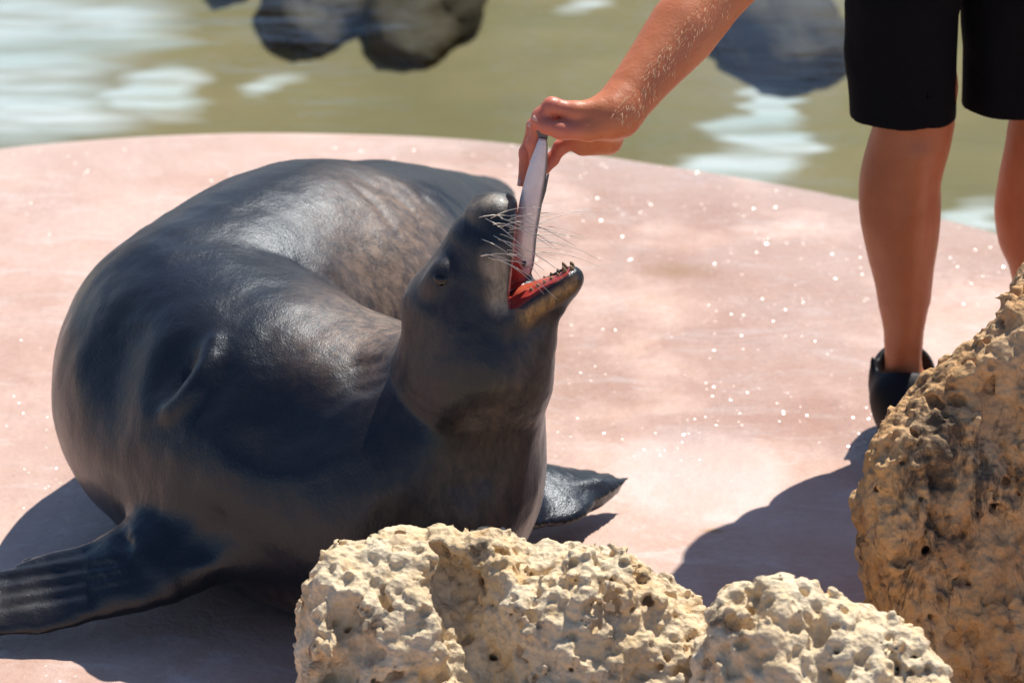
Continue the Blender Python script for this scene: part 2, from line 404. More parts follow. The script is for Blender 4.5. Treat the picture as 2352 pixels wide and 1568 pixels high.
# ------------------------------------------------------------------ the seal
_c, _t, _j = PY(1167, 697, -.035), PY(1192, 470, -.035), PY(1335, 606, -.012)
_n1 = nrm(A(_t[2] - _c[2], 0, -(_t[0] - _c[0]))); _n2 = nrm(A(-(_j[2] - _c[2]), 0, _j[0] - _c[0]))
def gape(x, y, z):                                          # < 0 in the opening between upper and lower jaw
    d1 = -((x - _c[0]) * _n1[0] + (z - _c[2]) * _n1[2]); d2 = -((x - _c[0]) * _n2[0] + (z - _c[2]) * _n2[2])
    return np.maximum(np.maximum(d1, d2), y - .028)
def build_seal():
    X = axis(-.92, .34, .008, [(-.10, .12, .003)]); Y = axis(-.42, 1.62, .008, [(-.09, .10, .003)]); Z = axis(-.012, .74, .008, [(.36, .70, .003)])
    S = Field(X, Y, Z)
    torso = [(880, 1100, 335), (660, 1015, 365), (482, 895, 363), (572, 795, 363), (700, 722, 352), (800, 682, 314), (920, 628, 246), (1020, 570, 176), (1085, 510, 108), (1125, 458, 52)]
    pts = []
    for u, v, px in torso:
        p, r = rest(u, v, px, .90); pts.append([*p, r])
    body = spline(pts, 6)
    S.chain(body[:, :3], list(body[:, 3]), .05)
    S.chain([G(880, 650, .16), G(850, 740, .16), G(900, 850, .16)], [.13, .15, .14], .12)      # the inner flank between neck and back
    # neck and head
    def hp(u, v, y, px): p = PY(u, v, y); return [*p, rpx(px, p)]
    yc = pts[0][1]
    print('chest y', yc, 'len', sum(np.linalg.norm(body[i + 1, :3] - body[i, :3]) for i in range(len(body) - 1)))
    nk = spline([[*pts[0][:3], pts[0][3] * .95], hp(965, 1060, yc * .7, 276), hp(1058, 925, yc * .35, 196), hp(1085, 820, .0, 172), hp(1072, 735, .0, 138)], 6)
    S.chain(nk[:, :3], list(nk[:, 3]), .07)
    # throat
    S.chain([PY(1150, 830, -.01), PY(1195, 760, 0)], [105 / 1650., 74 / 1650.], .05)
    sc = 1 / 1650.
    # upper head: braincase, face, muzzle
    S.chain([PY(1055, 700, 0), PY(1082, 630, 0), PY(1106, 560, 0), PY(1128, 512, 0)], [118 * sc, 96 * sc, 80 * sc, 64 * sc], .03)
    for sgn in (-1, 1):                                     # whisker pads, cheeks
        S.ell(PY(1140, 545, sgn * .022), (A(.3, 0, 1), A(0, 1, 0), A(1, 0, -.3)), (.040, .028, .027), .02)
        S.ell(PY(1128, 640, sgn * .036), (A(.1, 0, 1), A(0, 1, 0), A(1, 0, -.1)), (.058, .026, .034), .03)
        S.ell(PY(1010, 640, sgn * .040), (A(.4, 0, 1), A(0, 1, 0), A(1, 0, -.4)), (.026, .018, .018), .02)   # brow
    S.ell(PY(1140, 480, 0), (A(1, 0, 0), A(0, 1, 0), A(0, 0, 1)), (.030, .034, .022), .02)                   # nose
    # lower jaw: two rami meeting at the chin
    for sgn in (-1, 1):
        S.chain([PY(1140, 735, sgn * .044), PY(1215, 698, sgn * .030), PY(1300, 648, sgn * .012)], [.034, .024, .017], .014)
    S.chain([PY(1200, 738, 0), PY(1262, 697, 0), PY(1316, 637, 0)], [.034, .024, .0125], .02)
    # far cheek, then the open mouth cut between the jaws
    S.chain([PY(1172, 700, .040), PY(1186, 640, .042), PY(1190, 570, .036)], [.022, .022, .016], .012, A(0, 1, 0), .5)
    lo = PY(1150, 720, 0) - .03; hi = PY(1350, 440, 0) + .03; lo[1] = -.08; hi[1] = .05
    sl = S.box(lo, hi); S.put(sl, gape(*S.pts(sl)).astype(np.float32), .006, True)
    S.chain([PY(1196, 684, .0), PY(1300, 626, .0)], [.017, .006], .006, cut=True)
    # nostrils, eye socket
    for sgn in (-1, 1):
        a = PY(1176, 484, sgn * .011)
        S.chain([a + A(.006, 0, .004), a + A(.006, sgn * .006, -.008)], [.0035, .0028], .003, cut=True)
    # left fore flipper, tilted on the floor beside the chest
    a, b = G(1110, 1160, .075), G(1432, 1098, .045); d_ = nrm(b - a); n1 = nrm(A(.0, -.30, .95)); n1 = nrm(n1 - d_ * float(n1 @ d_)); w_ = np.cross(n1, d_)
    S.ell(a * .66 + b * .34, (d_, w_, n1), (.100, .080, .019), .012); S.chain([a * .6 + b * .4 + w_ * .004, b], [.070, .010], .01, n1, .24)
    a2, b2 = G(1120, 1215, .05), G(1428, 1110, .036); d2 = nrm(b2 - a2); n2_ = nrm(A(0, -.1, 1)); n2_ = nrm(n2_ - d2 * float(n2_ @ d2))
    S.ell((a2 + b2) / 2, (d2, np.cross(n2_, d2), n2_), (np.linalg.norm(b2 - a2) / 2, .022, .030), .005)
    S.chain([G(1020, 1150, .10), G(1150, 1165, .07)], [.075, .045], .04)
    # right fore flipper
    n2 = nrm(A(.10, -.38, .9))
    S.chain([G(520, 1215, .15), G(400, 1258, .125), G(320, 1300, .10)], [.075, .058, .050], .03, n2, .62)
    S.chain([G(330, 1300, .10), G(210, 1348, .07), G(90, 1378, .052), G(-60, 1398, .04)], [.052, .056, .060, .056], .05, n2, .36)
    for k, (a, b) in enumerate([((300, 1262), (60, 1296)), ((290, 1290), (-40, 1330)), ((290, 1315), (-60, 1365)), ((290, 1340), (-60, 1398)), ((300, 1362), (-40, 1428))]):
        S.chain([G(*a, .118 - k * .012), G(*b, .078 - k * .012)], [.014, .0095], .008)
    S.chain([G(200, 1292, .095), G(120, 1288, .09), G(45, 1305, .08)], [.012, .011, .008], .006)
    # hind flippers and tail
    for (pp, rr) in (([G(1110, 452, .07), G(1150, 428, .06), G(1196, 412, .05)], [.035, .04, .03]), ([G(1040, 430, .08), G(1120, 410, .07), G(1192, 406, .055)], [.04, .04, .028])):
        S.chain(pp, rr, .015, A(0, -.4, 1), .4)
    S.plane(A(0, 0, .0), A(0, 0, -1), .03)                  # the body spreads where it lies on the floor
    # folds and hollows of the skin
    H = S.hit
    def trail(px):
        out = []
        for q in px:
            p = H(*q)
            if p is None or (out and np.linalg.norm(p - out[-1]) > .16): continue
            out.append(p)
        return out
    def lift(p, h):
        e = .006; n = A(*[S.at(p + e * v) - S.at(p - e * v) for v in np.eye(3)])
        return p + nrm(n) * h
    def groove(px, r0, deep=.35, k=.012):
        pp = trail(px)
        if len(pp) < 2: return
        pp = spline([list(lift(p, r0 * (1 - deep))) for p in pp], 5); m = len(pp)
        S.chain(pp, [r0 * (.45 + .55 * math.sin(math.pi * (i + .5) / m)) for i in range(m)], k, cut=True)
    def ridge(px, r0, k=.012):
        pp = trail(px)
        if len(pp) < 2: return
        pp = spline([list(lift(p, -r0 * .35)) for p in pp], 5); m = len(pp)
        S.chain(pp, [r0 * (.3 + .7 * math.sin(math.pi * (i + .5) / m)) for i in range(m)], k)
    groove([(420, 790), (390, 850), (352, 915)], .045, .34, .025)
    groove([(446, 820), (424, 870), (394, 915)], .014, .6, .008)
    ridge([(490, 785), (470, 850), (432, 905), (392, 942)], .017, .022)
    groove([(520, 830), (500, 890), (455, 950)], .022, .22, .02)
    groove([(845, 420), (915, 455), (970, 525), (1000, 580)], .010, .6, .007)
    groove([(905, 412), (975, 450), (1030, 515)], .010, .6, .007)
    groove([(965, 420), (1020, 446), (1060, 480)], .008, .45, .008)
    groove([(800, 420), (860, 470), (910, 540)], .008, .3, .010)
    ridge([(880, 410), (948, 450), (1003, 540)], .008, .010)
    ridge([(938, 412), (1000, 448), (1045, 495)], .008, .010)
    groove([(780, 862), (830, 836), (872, 828)], .015, .5, .008)
    groove([(765, 897), (825, 862), (872, 852)], .015, .5, .008)
    groove([(750, 932), (820, 894), (868, 880)], .013, .45, .010)
    groove([(420, 1275), (470, 1250), (500, 1190)], .022, .3, .02)
    groove([(262, 1205), (277, 1235), (302, 1262)], .012, .4, .01)
    for q in ([(280, 1296), (150, 1310), (20, 1332)], [(285, 1318), (150, 1340), (0, 1362)], [(285, 1342), (150, 1368), (0, 1394)]):
        groove(q, .009, .5, .006)
    groove([(330, 1376), (420, 1388), (560, 1402), (680, 1412)], .014, .4, .012)
    for q in ([(300, 700), (260, 850), (250, 1000)], [(560, 980), (650, 960), (740, 950)], [(1000, 1150), (1100, 1080), (1180, 960)]):
        groove(q, .09, .08, .05)
    S.noise(lambda P: (.0045 * fbm(P * 5.0, 3, 3) + .0020 * fbm(P * 18, 3, 9)) * np.clip((np.linalg.norm(P - PY(1180, 600, 0), axis=1) - .13) / .12, .12, 1), .03)
    return S

S = build_seal()
V, Q = S.mesh()
print('seal', len(V))

# ------------------------------------------------------------------ dark lumps under the water where the pool has dark patches, trees on the far bank (seen mirrored in the pool)
def lump(name, c, r, mat, s, label, group):
    n = 40; V = []; Fc = []
    for i in range(n // 2 + 1):
        a = math.pi * i / (n // 2)
        for j in range(n): b = 2 * math.pi * j / n; V.append((math.sin(a) * math.cos(b), math.sin(a) * math.sin(b), math.cos(a)))
    for i in range(n // 2):
        for j in range(n): k = (j + 1) % n; Fc.append((i * n + j, (i + 1) * n + j, (i + 1) * n + k, i * n + k))
    V = np.array(V); f = 1 + .20 * fbm(V * 1.6 + s * 7.7, 4, s); V = V * f[:, None] * np.array(r)
    o = simple(name, V, Fc, mat); o.location = c; tag(o, label, 'rock', group); return o
dk = NT('dark_lump'); dk.set(Base_Color=dk.mix(dk.noise(6, 5, .65), (.042, .028, .012), (.065, .044, .020)), Roughness=.8); dk.bump(dk.noise(20, 4), .6, .02)
for k, (u, v, rx, ry, lab) in enumerate(((715, 5, .15, .38, 'narrow dark submerged lump in the pool, next to the widest dark lump'), (970, 0, .17, .46, 'widest dark submerged lump in the pool behind the seal'), (1800, 85, .17, .32, 'dark submerged lump in the pool beside the black shorts'), (545, -55, .06, .16, 'small dark submerged lump in the pool off the pale water'))):
    lump('submerged_lump', tuple(G(u, v, -.47)), (rx, ry, .13), dk.m, k + 2, lab, 'dark lumps under the pool water')
leaf_m = NT('leaf'); leaf_m.set(Base_Color=leaf_m.mix(leaf_m.noise(4, 3), (.035, .065, .018), (.07, .11, .03)), Roughness=.55)
bark_m = NT('bark'); bark_m.set(Base_Color=bark_m.mix(bark_m.noise(14, 4), (.10, .07, .045), (.17, .13, .09)), Roughness=.9)
def tree(c, hgt, rad, s, label):
    rn = np.random.RandomState(s); root = empty('tree', c); tag(root, label, 'tree', 'trees beyond the pool')
    tv, tf = tube([A(0, 0, 0), A(.04, .02, hgt * .25), A(-.03, .05, hgt * .5), A(.02, 0, hgt * .8)], [.09, .075, .06, .02], 9)
    tk = simple('trunk', tv, tf, bark_m.m, root); cl = []
    for k in range(9):
        a = k * 2.4 + rn.rand(); st = A(0, .02, hgt * (.28 + .05 * k)); en = st + A(math.cos(a) * rad * .7, math.sin(a) * rad * .7, hgt * .16)
        v_, f_ = tube([st, (st + en) / 2 + A(0, 0, .05), en], [.03, .02, .008], 6); simple('limb', v_, f_, bark_m.m, root)
    cen_ = rn.normal(size=(46, 3)); cen_ /= np.linalg.norm(cen_, axis=1)[:, None]; cen_ *= (rn.rand(46, 1) ** .4) * A(rad, rad, hgt * .36); cen_ += A(0, 0, hgt * .62)
    N = 9000; ci = rn.randint(0, 46, N); P = cen_[ci] + rn.normal(size=(N, 3)) * rad * .15
    d = rn.normal(size=(N, 3)); d /= np.linalg.norm(d, axis=1)[:, None]; e_ = np.cross(d, rn.normal(size=(N, 3))); e_ /= np.linalg.norm(e_, axis=1)[:, None]
    L = (.05 + .04 * rn.rand(N, 1)); V = np.stack([P - d * L, P + e_ * L * .42, P + d * L, P - e_ * L * .42], 1).reshape(-1, 3)
    cr_ = from_arrays('crown', V, np.arange(N * 4).reshape(-1, 4), leaf_m.m, root, smooth=False); return root
tree((-.30, 8.3, 0), 4.2, 1.05, 1, 'broad leafy tree mirrored in the middle of the pool')
tree((2.25, 8.5, 0), 4.0, 1.0, 2, 'leafy tree mirrored in the pool behind the person')
tree((-4.2, 9.4, 0), 3.6, 1.1, 3, 'lower leafy tree standing beyond the pale end of the pool')

def line(px, n=5):                                          # points on the seal's skin along a line
    q = spline(px, n); return [S.hit(*p) for p in q]
def near_pts(V, pts, r, soft):                             # 1 near any of the points, fading to 0
    d = np.full(len(V), 9.0)
    for p in pts:
        if p is not None: d = np.minimum(d, np.linalg.norm(V - np.asarray(p), axis=1))
    return np.clip(1 - (d - r) / soft, 0, 1)
sm = NT('wet_seal_coat')
brown, pale, red, tan_, black = (sm.att(k) for k in ('brown', 'pale', 'flesh', 'tan', 'black'))
mott = sm.noise(55, 6, .75, stretch=(1, 1, .45), dist=.5); hairs = sm.noise(120, 4, .75, stretch=(1, 1, .30), dist=.4); patch = sm.noise(5, 4, .6)
cc = sm.mix(sm.ramp(patch, [(.35, 0.0), (.7, 1.0)]), (.005, .006, .010), (.012, .011, .013))
bn = sm.math('MULTIPLY', brown, sm.ramp(mott, [(.38, .25), (.62, 1.0)]))
cc = sm.mix(bn, cc, (.225, .148, .098))
cc = sm.mix(sm.math('MULTIPLY', pale, sm.ramp(mott, [(.35, .35), (.6, 1.0)])), cc, (.46, .38, .28))
cc = sm.mix(sm.math('MULTIPLY', tan_, sm.ramp(mott, [(.36, .15), (.6, .9)])), cc, (.50, .27, .085))
cc = sm.mix(black, cc, (.007, .008, .011))
cc = sm.mix(sm.math('MULTIPLY', sm.ramp(hairs, [(.5, 0.0), (.75, 1.0)]), .30), cc, (.012, .011, .010))
cc = sm.mix(red, cc, sm.mix(sm.noise(45, 3), (.30, .022, .018), (.42, .06, .045)))
rg = sm.math('ADD', sm.ramp(sm.noise(8, 4, .6), [(.3, .32), (.7, .42)]), sm.math('MULTIPLY', sm.math('ADD', brown, pale), .12))
rg = sm.math('SUBTRACT', rg, sm.math('ADD', sm.math('MULTIPLY', red, .20), sm.math('MULTIPLY', black, .08)))
sm.set(Base_Color=cc, Roughness=rg)
sm.b.inputs['Specular IOR Level'].default_value = .5; sm.b.inputs['Specular Tint'].default_value = (.82, .91, 1.0, 1)
sm.b.inputs['Sheen Weight'].default_value = .05; sm.b.inputs['Sheen Roughness'].default_value = .35; sm.b.inputs['Sheen Tint'].default_value = (.75, .86, 1.0, 1)
sm.b.inputs['Coat Weight'].default_value = .16; sm.b.inputs['Coat Roughness'].default_value = .16; sm.b.inputs['Coat IOR'].default_value = 1.4
sm.bump(sm.math('ADD', sm.math('MULTIPLY', sm.noise(330, 3, .7, stretch=(1, 1, .5)), .5), sm.math('MULTIPLY', sm.noise(75, 5, .7, stretch=(1, 1, .5), dist=.4), 1.0)), .36, .004)
seal = empty('seal', (*np.round(rest(660, 1015, 365)[0][:2], 3), 0))
body = under(from_arrays('body', V, Q, sm.m), seal)
tag(seal, 'dark wet seal curled on the pink concrete with its mouth wide open', 'seal')
H = S.hit
hd = PY(1218, 640, .004)
uv_y = V[:, 1]
rel = V - PY(1190, 650, 0)
gp = gape(V[:, 0], V[:, 1], V[:, 2]); inm = (V[:, 0] > _c[0] - .012) & (V[:, 2] > _c[2] - .03) & (np.abs(V[:, 1]) < .06)
mo = np.clip(1 - (gp - .0015) / .002, 0, 1) * inm
lip = np.clip(1 - (gp - .0015) / .010, 0, 1) * inm * (1 - mo) * (V[:, 1] < .03)
attr(body, 'flesh', mo)
pl = np.maximum(near_pts(V, line([(1135, 600), (1152, 640), (1150, 690)]), .010, .020), .75 * near_pts(V, line([(1090, 474), (1120, 460), (1150, 464)]), .004, .024))
pl = np.maximum(pl, .12 * near_pts(V, line([(-40, 1395), (20, 1390), (60, 1380)]), .005, .06))
attr(body, 'pale', .85 * pl * (1 - mo))
attr(body, 'tan', near_pts(V, line([(1212, 722), (1240, 705), (1270, 688), (1305, 655)]), .004, .020) * (1 - lip))
br = np.maximum(near_pts(V, line([(930, 500), (900, 620), (940, 700), (890, 760)]), .05, .13), .42 * near_pts(V, line([(1190, 880), (1150, 1000), (1100, 1110), (1000, 1170)]), .05, .12))
br = np.maximum(br, .40 * near_pts(V, line([(150, 1000), (165, 1090), (190, 1160), (230, 1230)]), .01, .07))
br = np.maximum(br, .5 * near_pts(V, line([(420, 1395), (560, 1390), (700, 1400)]), .01, .06))
attr(body, 'brown', br)
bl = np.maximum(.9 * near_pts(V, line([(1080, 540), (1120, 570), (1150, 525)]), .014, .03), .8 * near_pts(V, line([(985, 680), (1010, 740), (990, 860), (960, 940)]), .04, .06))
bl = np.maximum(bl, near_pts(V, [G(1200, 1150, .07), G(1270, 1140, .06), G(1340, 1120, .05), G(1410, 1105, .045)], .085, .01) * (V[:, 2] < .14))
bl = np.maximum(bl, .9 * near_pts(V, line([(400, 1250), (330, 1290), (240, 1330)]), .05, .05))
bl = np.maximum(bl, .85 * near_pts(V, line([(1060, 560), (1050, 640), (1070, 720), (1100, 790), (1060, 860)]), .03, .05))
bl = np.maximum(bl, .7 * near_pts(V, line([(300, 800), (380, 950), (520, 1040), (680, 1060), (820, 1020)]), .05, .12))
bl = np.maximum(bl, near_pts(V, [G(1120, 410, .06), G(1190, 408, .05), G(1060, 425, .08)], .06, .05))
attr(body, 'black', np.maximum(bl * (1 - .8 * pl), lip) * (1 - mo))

eye_m = plain('eye_dark', (.006, .005, .004), .05)
def ball(name, c, r, mat, parent, sq=(1, 1, 1), seg=20):
    V = []; Fc = []; h = seg // 2
    for i in range(h + 1):
        a = math.pi * i / h
        for j in range(seg):
            b = 2 * math.pi * j / seg; V.append((c[0] + sq[0] * r * math.sin(a) * math.cos(b), c[1] + sq[1] * r * math.sin(a) * math.sin(b), c[2] + sq[2] * r * math.cos(a)))
    for i in range(h):
        for j in range(seg): k = (j + 1) % seg; Fc.append((i * seg + j, (i + 1) * seg + j, (i + 1) * seg + k, i * seg + k))
    return under(simple(name, V, Fc, mat), parent)
e = H(1014, 640); ball('eye', e + nrm(e - CAM) * .009, .0125, eye_m, seal)
ball('eye', A(e[0] + .012, -e[1] - .014, e[2] - .01), .0125, eye_m, seal)
# tongue
fl = NT('tongue'); fl.set(Base_Color=fl.mix(fl.noise(40, 3), (.45, .05, .035, ), (.62, .16, .08)), Roughness=.22); fl.b.inputs['Subsurface Weight'].default_value = .15
fl.b.inputs['Subsurface Scale'].default_value = .01
T = Field(axis(-.06, .12, .0025), axis(-.05, .05, .0025), axis(.40, .66, .0025))
T.chain([PY(1165, 705, .004), PY(1205, 672, .004), PY(1240, 656, .003), PY(1270, 641, .002)], [.018, .019, .015, .008], .01, nrm(A(-.45, 0, .9)), .5)
tv, tq = T.mesh(); under(from_arrays('tongue', tv, tq, fl.m), seal)
tooth_m = NT('tooth'); tooth_m.set(Base_Color=tooth_m.mix(tooth_m.noise(60, 3), (.34, .22, .11), (.16, .09, .04)), Roughness=.3)
def tooth(base, d, L, r):
    d = nrm(d); pts = [base - d * .003, base + d * L * .35, base + d * L * .75, base + d * L]
    v, f = tube(pts, [r, r * .95, r * .5, r * .08], 7); under(simple('tooth', v, f, tooth_m.m), seal)
for sgn in (-1, 1):
    for k in range(7):
        t = k / 6.0; y = sgn * (.026 - .016 * t); q = PY(1222 + 92 * t, 668 - 50 * t - (10 if sgn > 0 else 0), y)
        tooth(q, A(-.38, -.1 * sgn, .9), .006 if k not in (5,) else .011, .0030 if k != 5 else .0038)
# whiskers
wm = plain('whisker', (.72, .66, .55), .35)
rnd = random.Random(4)
for sgn in (-1, 1):
    for k in range(30 if sgn < 0 else 16):
        u = 1125 + rnd.uniform(-22, 50); v = 525 + rnd.uniform(-32, 72)
        b = H(u, v) if sgn < 0 else PY(u, v, .040)
        if b is None: continue
        if sgn < 0 and (b[1] > .02 or u > 1176): continue
        L = rnd.choice((.022, .032, .05, .07, .10)) * rnd.uniform(.8, 1.2) if sgn < 0 else rnd.uniform(.08, .17)
        d = nrm(A(.75 + rnd.uniform(-.2, .25), sgn * .42, rnd.uniform(-.15, .60)))
        sag = A(.05, 0, -1) * L * rnd.uniform(.15, .5)
        pts = [b - d * .004 + d * (L + .004) * s + sag * s * s for s in (0, .2, .4, .6, .8, 1)]
        q = .8 + .4 * rnd.random()
        vv, ff = tube(pts, [.00075 * q, .0007 * q, .0006 * q, .0005 * q, .0004 * q, .0002], 4); under(simple('whisker', vv, ff, wm), seal)

# ------------------------------------------------------------------ the person feeding the seal
FR, FL = G(2078, 1006, 0), G(2395, 985, 0)
yR, yL = FR[1], FL[1]
def leg_pts(rows, y, dv=0, du=0, sc=1.0):
    P = [PY(u + du, v + dv, y) for u, v, r in rows]; return P, [rpx(r * sc, p) for (u, v, r), p in zip(rows, P)]
LEG = [(2104, 200, 96), (2102, 275, 92), (2090, 330, 92), (2072, 420, 87), (2068, 500, 84), (2072, 590, 76), (2077, 680, 62), (2076, 760, 47), (2073, 820, 42), (2078, 880, 46)]
def build_person():
    X = axis(-.02, 1.12, .008, [(.0, .17, .002)]); Y = axis(-.06, .95, .008, [(-.02, .075, .002)]); Z = axis(-.01, 1.78, .008, [(.665, .845, .002)])
    B = Field(X, Y, Z); J = {}
    pr, rr = leg_pts(LEG, yR); pl_, rl = leg_pts(LEG, yL, -20, 312, .97)
    hipR = A(pr[0][0] + .03, yR + .06, .86); hipL = A(pl_[0][0] - .02, yL + .05, .87)
    B.chain([hipR, PY(2080, -10, yR), PY(2084, 110, yR)] + pr, [.088, .074, .068] + rr, .02)
    B.chain([hipL, PY(2345, -10, yL), PY(2358, 110, yL)] + pl_, [.088, .074, .068] + rl, .02)
    for p, y in ((pr, yR), (pl_, yL)):                      # calf muscle, feet with toes towards the camera
        B.ell(p[4] + A(0, .018, .01), np.eye(3), (.050, .050, .10), .03)
        a = p[-1]; B.chain([A(a[0], a[1] + .01, .075), A(a[0] + .01, a[1] - .07, .055), A(a[0] + .02, a[1] - .16, .032)], [.036, .036, .030], .02)
        B.cone(A(a[0], a[1] + .035, .04), A(a[0], a[1], .05), .034, .034, .02)
    pel = (hipR + hipL) / 2 + A(0, .02, .06)
    Wr = PY(1418, 258, .025); El = PY(1676, -66, .21)
    Sh = El + nrm(A(.60, .85, .62)) * .31
    chest = A(Sh[0] + .16, Sh[1] + .10, Sh[2] - .02)
    B.chain([pel, (pel + chest) / 2 + A(0, .02, 0), chest], [.135, .125, .145], .05, A(0, 1, .2), .78)
    ShL = chest + A(.17, .06, .05)
    neck = (Sh + ShL) / 2 + A(-.01, -.02, .08); head = neck + A(-.03, -.05, .15)
    B.chain([Sh, chest, ShL], [.062, .10, .062], .05)
    B.chain([neck - A(0, -.01, .06), head - A(0, -.02, .05)], [.058, .052], .03)
    B.ell(head, (A(1, 0, -.15), A(.0, 1, -.35), A(.15, .35, 1)), (.074, .092, .112), .03)
    B.ell(head + A(-.02, -.05, -.07), np.eye(3), (.045, .045, .05), .03)
    B.cone(head + A(-.012, -.088, .0), head + A(-.02, -.112, -.035), .010, .015, .012)
    for s in (-1, 1):
        B.ell(head + A(s * .074, .01, -.02), np.eye(3), (.010, .020, .030), .008)
        B.ell(head + A(s * .030 - .012, -.088, .004), np.eye(3), (.016, .012, .010), .01, cut=True)
    B.cone(head + A(-.045, -.088, -.068), head + A(.005, -.09, -.068), .004, .004, .006, cut=True)
    # right arm
    B.chain([Sh, (Sh + El) / 2, El], [.058, .054, .046], .03)
    m1 = Wr * .72 + El * .28; m2 = Wr * .42 + El * .58
    B.chain([Wr, m1, m2, El], [.0335, .0400, .0500, .0500], .02)
    # left arm hanging
    eL = ShL + A(.07, .04, -.29); wL = eL + A(.03, -.10, -.23)
    B.chain([ShL, eL], [.058, .044], .03); B.chain([eL, (eL * .65 + wL * .35), wL], [.044, .046, .030], .02)
    B.chain([wL, wL + A(.0, -.03, -.09)], [.032, .036], .02, A(1, 0, 0), .5)
    for k in range(4):
        q = wL + A(0, -.055 + .022 * k, -.10); B.chain([q, q + A(0, 0, -.045), q + A(-.012, 0, -.08)], [.010, .009, .007], .004)
    B.chain([wL + A(0, -.05, -.03), wL + A(-.01, -.075, -.06), wL + A(-.02, -.08, -.09)], [.012, .011, .008], .006)
    # right hand: back of the hand, ball of the thumb, heel
    mcp = [PY(1322, 256, .000), PY(1314, 272, .022), PY(1312, 296, .040), PY(1322, 322, .050)]
    B.chain([Wr, PY(1392, 268, .020)], [.0325, .030], .015)
    for k, m in enumerate(mcp):
        root = PY(1398, 258 + 22 * k, .008 + .014 * k); B.chain([root, m], [.0185, .0150 - .001 * k], .014)
    B.chain([PY(1396, 322, .040), PY(1340, 335, .050)], [.016, .014], .014)            # heel of the hand
    B.chain([PY(1402, 285, .000), PY(1352, 297, -.008)], [.0195, .0165], .014)         # ball of the thumb
    fing = [([mcp[0], PY(1268, 244, .000), PY(1241, 266, -.001), PY(1229, 286, -.003)], [.0135, .0115, .0100, .0078]),
            ([mcp[1], PY(1240, 276, .020), PY(1226, 330, .018), PY(1230, 376, .012)], [.0130, .0112, .0100, .0080]),
            ([mcp[2], PY(1230, 290, .042), PY(1210, 350, .040), PY(1202, 416, .032)], [.0125, .0110, .0098, .0075]),
            ([mcp[3], PY(1288, 338, .055), PY(1268, 366, .050), PY(1253, 390, .040)], [.0115, .0100, .0088, .0068])]
    for pp, r in fing:
        B.chain(pp, r, .005)
        for j in (1, 2): B.ell(pp[j], np.eye(3), (r[j] * 1.08,) * 3, .006)             # knuckles
    th = [PY(1352, 298, -.008), PY(1290, 299, -.014), PY(1254, 290, -.012), PY(1234, 280, -.008)]
    B.chain(th, [.0160, .0125, .0115, .0085], .006); B.ell(th[1], np.eye(3), (.0135,) * 3, .006)
    for p, sg in ((pr, 1), (pl_, -1)):                      # shin, kneecap tendon, ankle bones, outer calf
        B.chain([p[2] + A(.010 * sg, -.050, 0), p[5] + A(.012 * sg, -.038, 0), p[7] + A(.008 * sg, -.020, 0)], [.016, .014, .010], .02)
        B.ell(p[3] + A(-.028 * sg, .012, -.005), np.eye(3), (.034, .042, .085), .02); B.ell(p[4] + A(.026 * sg, .014, -.01), np.eye(3), (.032, .040, .075), .02)
        for q in (-1, 1): B.ell(p[-1] + A(.033 * q, .004, .0), np.eye(3), (.012, .014, .014), .012)
    J.update(pel=pel, chest=chest, Sh=Sh, ShL=ShL, El=El, Wr=Wr, eL=eL, hipR=hipR, hipL=hipL, neck=neck, head=head, pr=pr, pl=pl_, fing=fing, th=th)
    B.noise(lambda P: .0009 * fbm(P * 26, 3, 4), .02)
    return B, J
B, J = build_person()
print('person: shoulder', J['Sh'], 'head', J['head'], 'pelvis', J['pel'], 'feet', FR, FL, 'forearm', np.linalg.norm(J['El'] - J['Wr']))
sk = NT('sunned_skin')
s1 = sk.mix(sk.ramp(sk.noise(14, 5, .6), [(.35, 0.0), (.7, 1.0)]), (.60, .205, .085), (.52, .155, .060))
hand_red = sk.att('red'); s1 = sk.mix(sk.math('MULTIPLY', hand_red, .6), s1, (.60, .17, .13))
s1 = sk.mix(sk.math('MULTIPLY', sk.ramp(sk.vor(46), [(.05, 1.0), (.13, 0.0)]), .25), s1, (.25, .08, .03))
sk.set(Base_Color=s1, Roughness=.45); sk.b.inputs['Subsurface Weight'].default_value = .25; sk.b.inputs['Subsurface Scale'].default_value = .012
sk.b.inputs['Subsurface Radius'].default_value = (1.0, .35, .2)
sk.bump(sk.math('ADD', sk.noise(220, 3, .6), sk.math('MULTIPLY', sk.noise(60, 3, .6, stretch=(1, 1, .4)), .6)), .22, .003)
person = empty('person', ((FR[0] + FL[0]) / 2, (FR[1] + FL[1]) / 2, 0))
tag(person, 'standing person in black shorts and black shoes reaching down with a fish', 'person')
pv, pq = B.mesh()
pb = under(from_arrays('body', pv, pq, sk.m), person)
tips = [q for pp, r in J['fing'] for q in (pp[1], pp[2], pp[3])] + J['th'][1:]
attr(pb, 'red', near_pts(pv, tips, .012, .03))
# finger nails
nail_m = plain('nail', (.62, .33, .27), .25)
def nail(p, d, n):
    d = nrm(d); n = nrm(n - d * float(np.dot(n, d))); w_ = np.cross(d, n); V = []
    for i in range(5):
        for j in range(5):
            x, y = (j - 2) / 2 * .0046, (i - 2) / 2 * .0055; V.append(p + w_ * x + d * y + n * (-.0018 * (j - 2) ** 2 / 4 + .0006))
    Fc = [(i * 5 + j, i * 5 + j + 1, i * 5 + j + 6, i * 5 + j + 5) for i in range(4) for j in range(4)]
    o = under(simple('nail', V, Fc, nail_m), person); m = o.modifiers.new('s', 'SOLIDIFY'); m.thickness = .0008; m.offset = 0
for (pp, r), n in zip(J['fing'], (A(-.9, -.3, .4), A(-1, -.4, .1), A(-1, -.5, .0), A(-.5, .6, .2))):
    nail(pp[3] + nrm(n) * r[3] * .96, pp[3] - pp[2], n)
nail(J['th'][3] + nrm(A(-.1, -.6, .9)) * .0084, J['th'][3] - J['th'][2], A(-.1, -.6, .9))
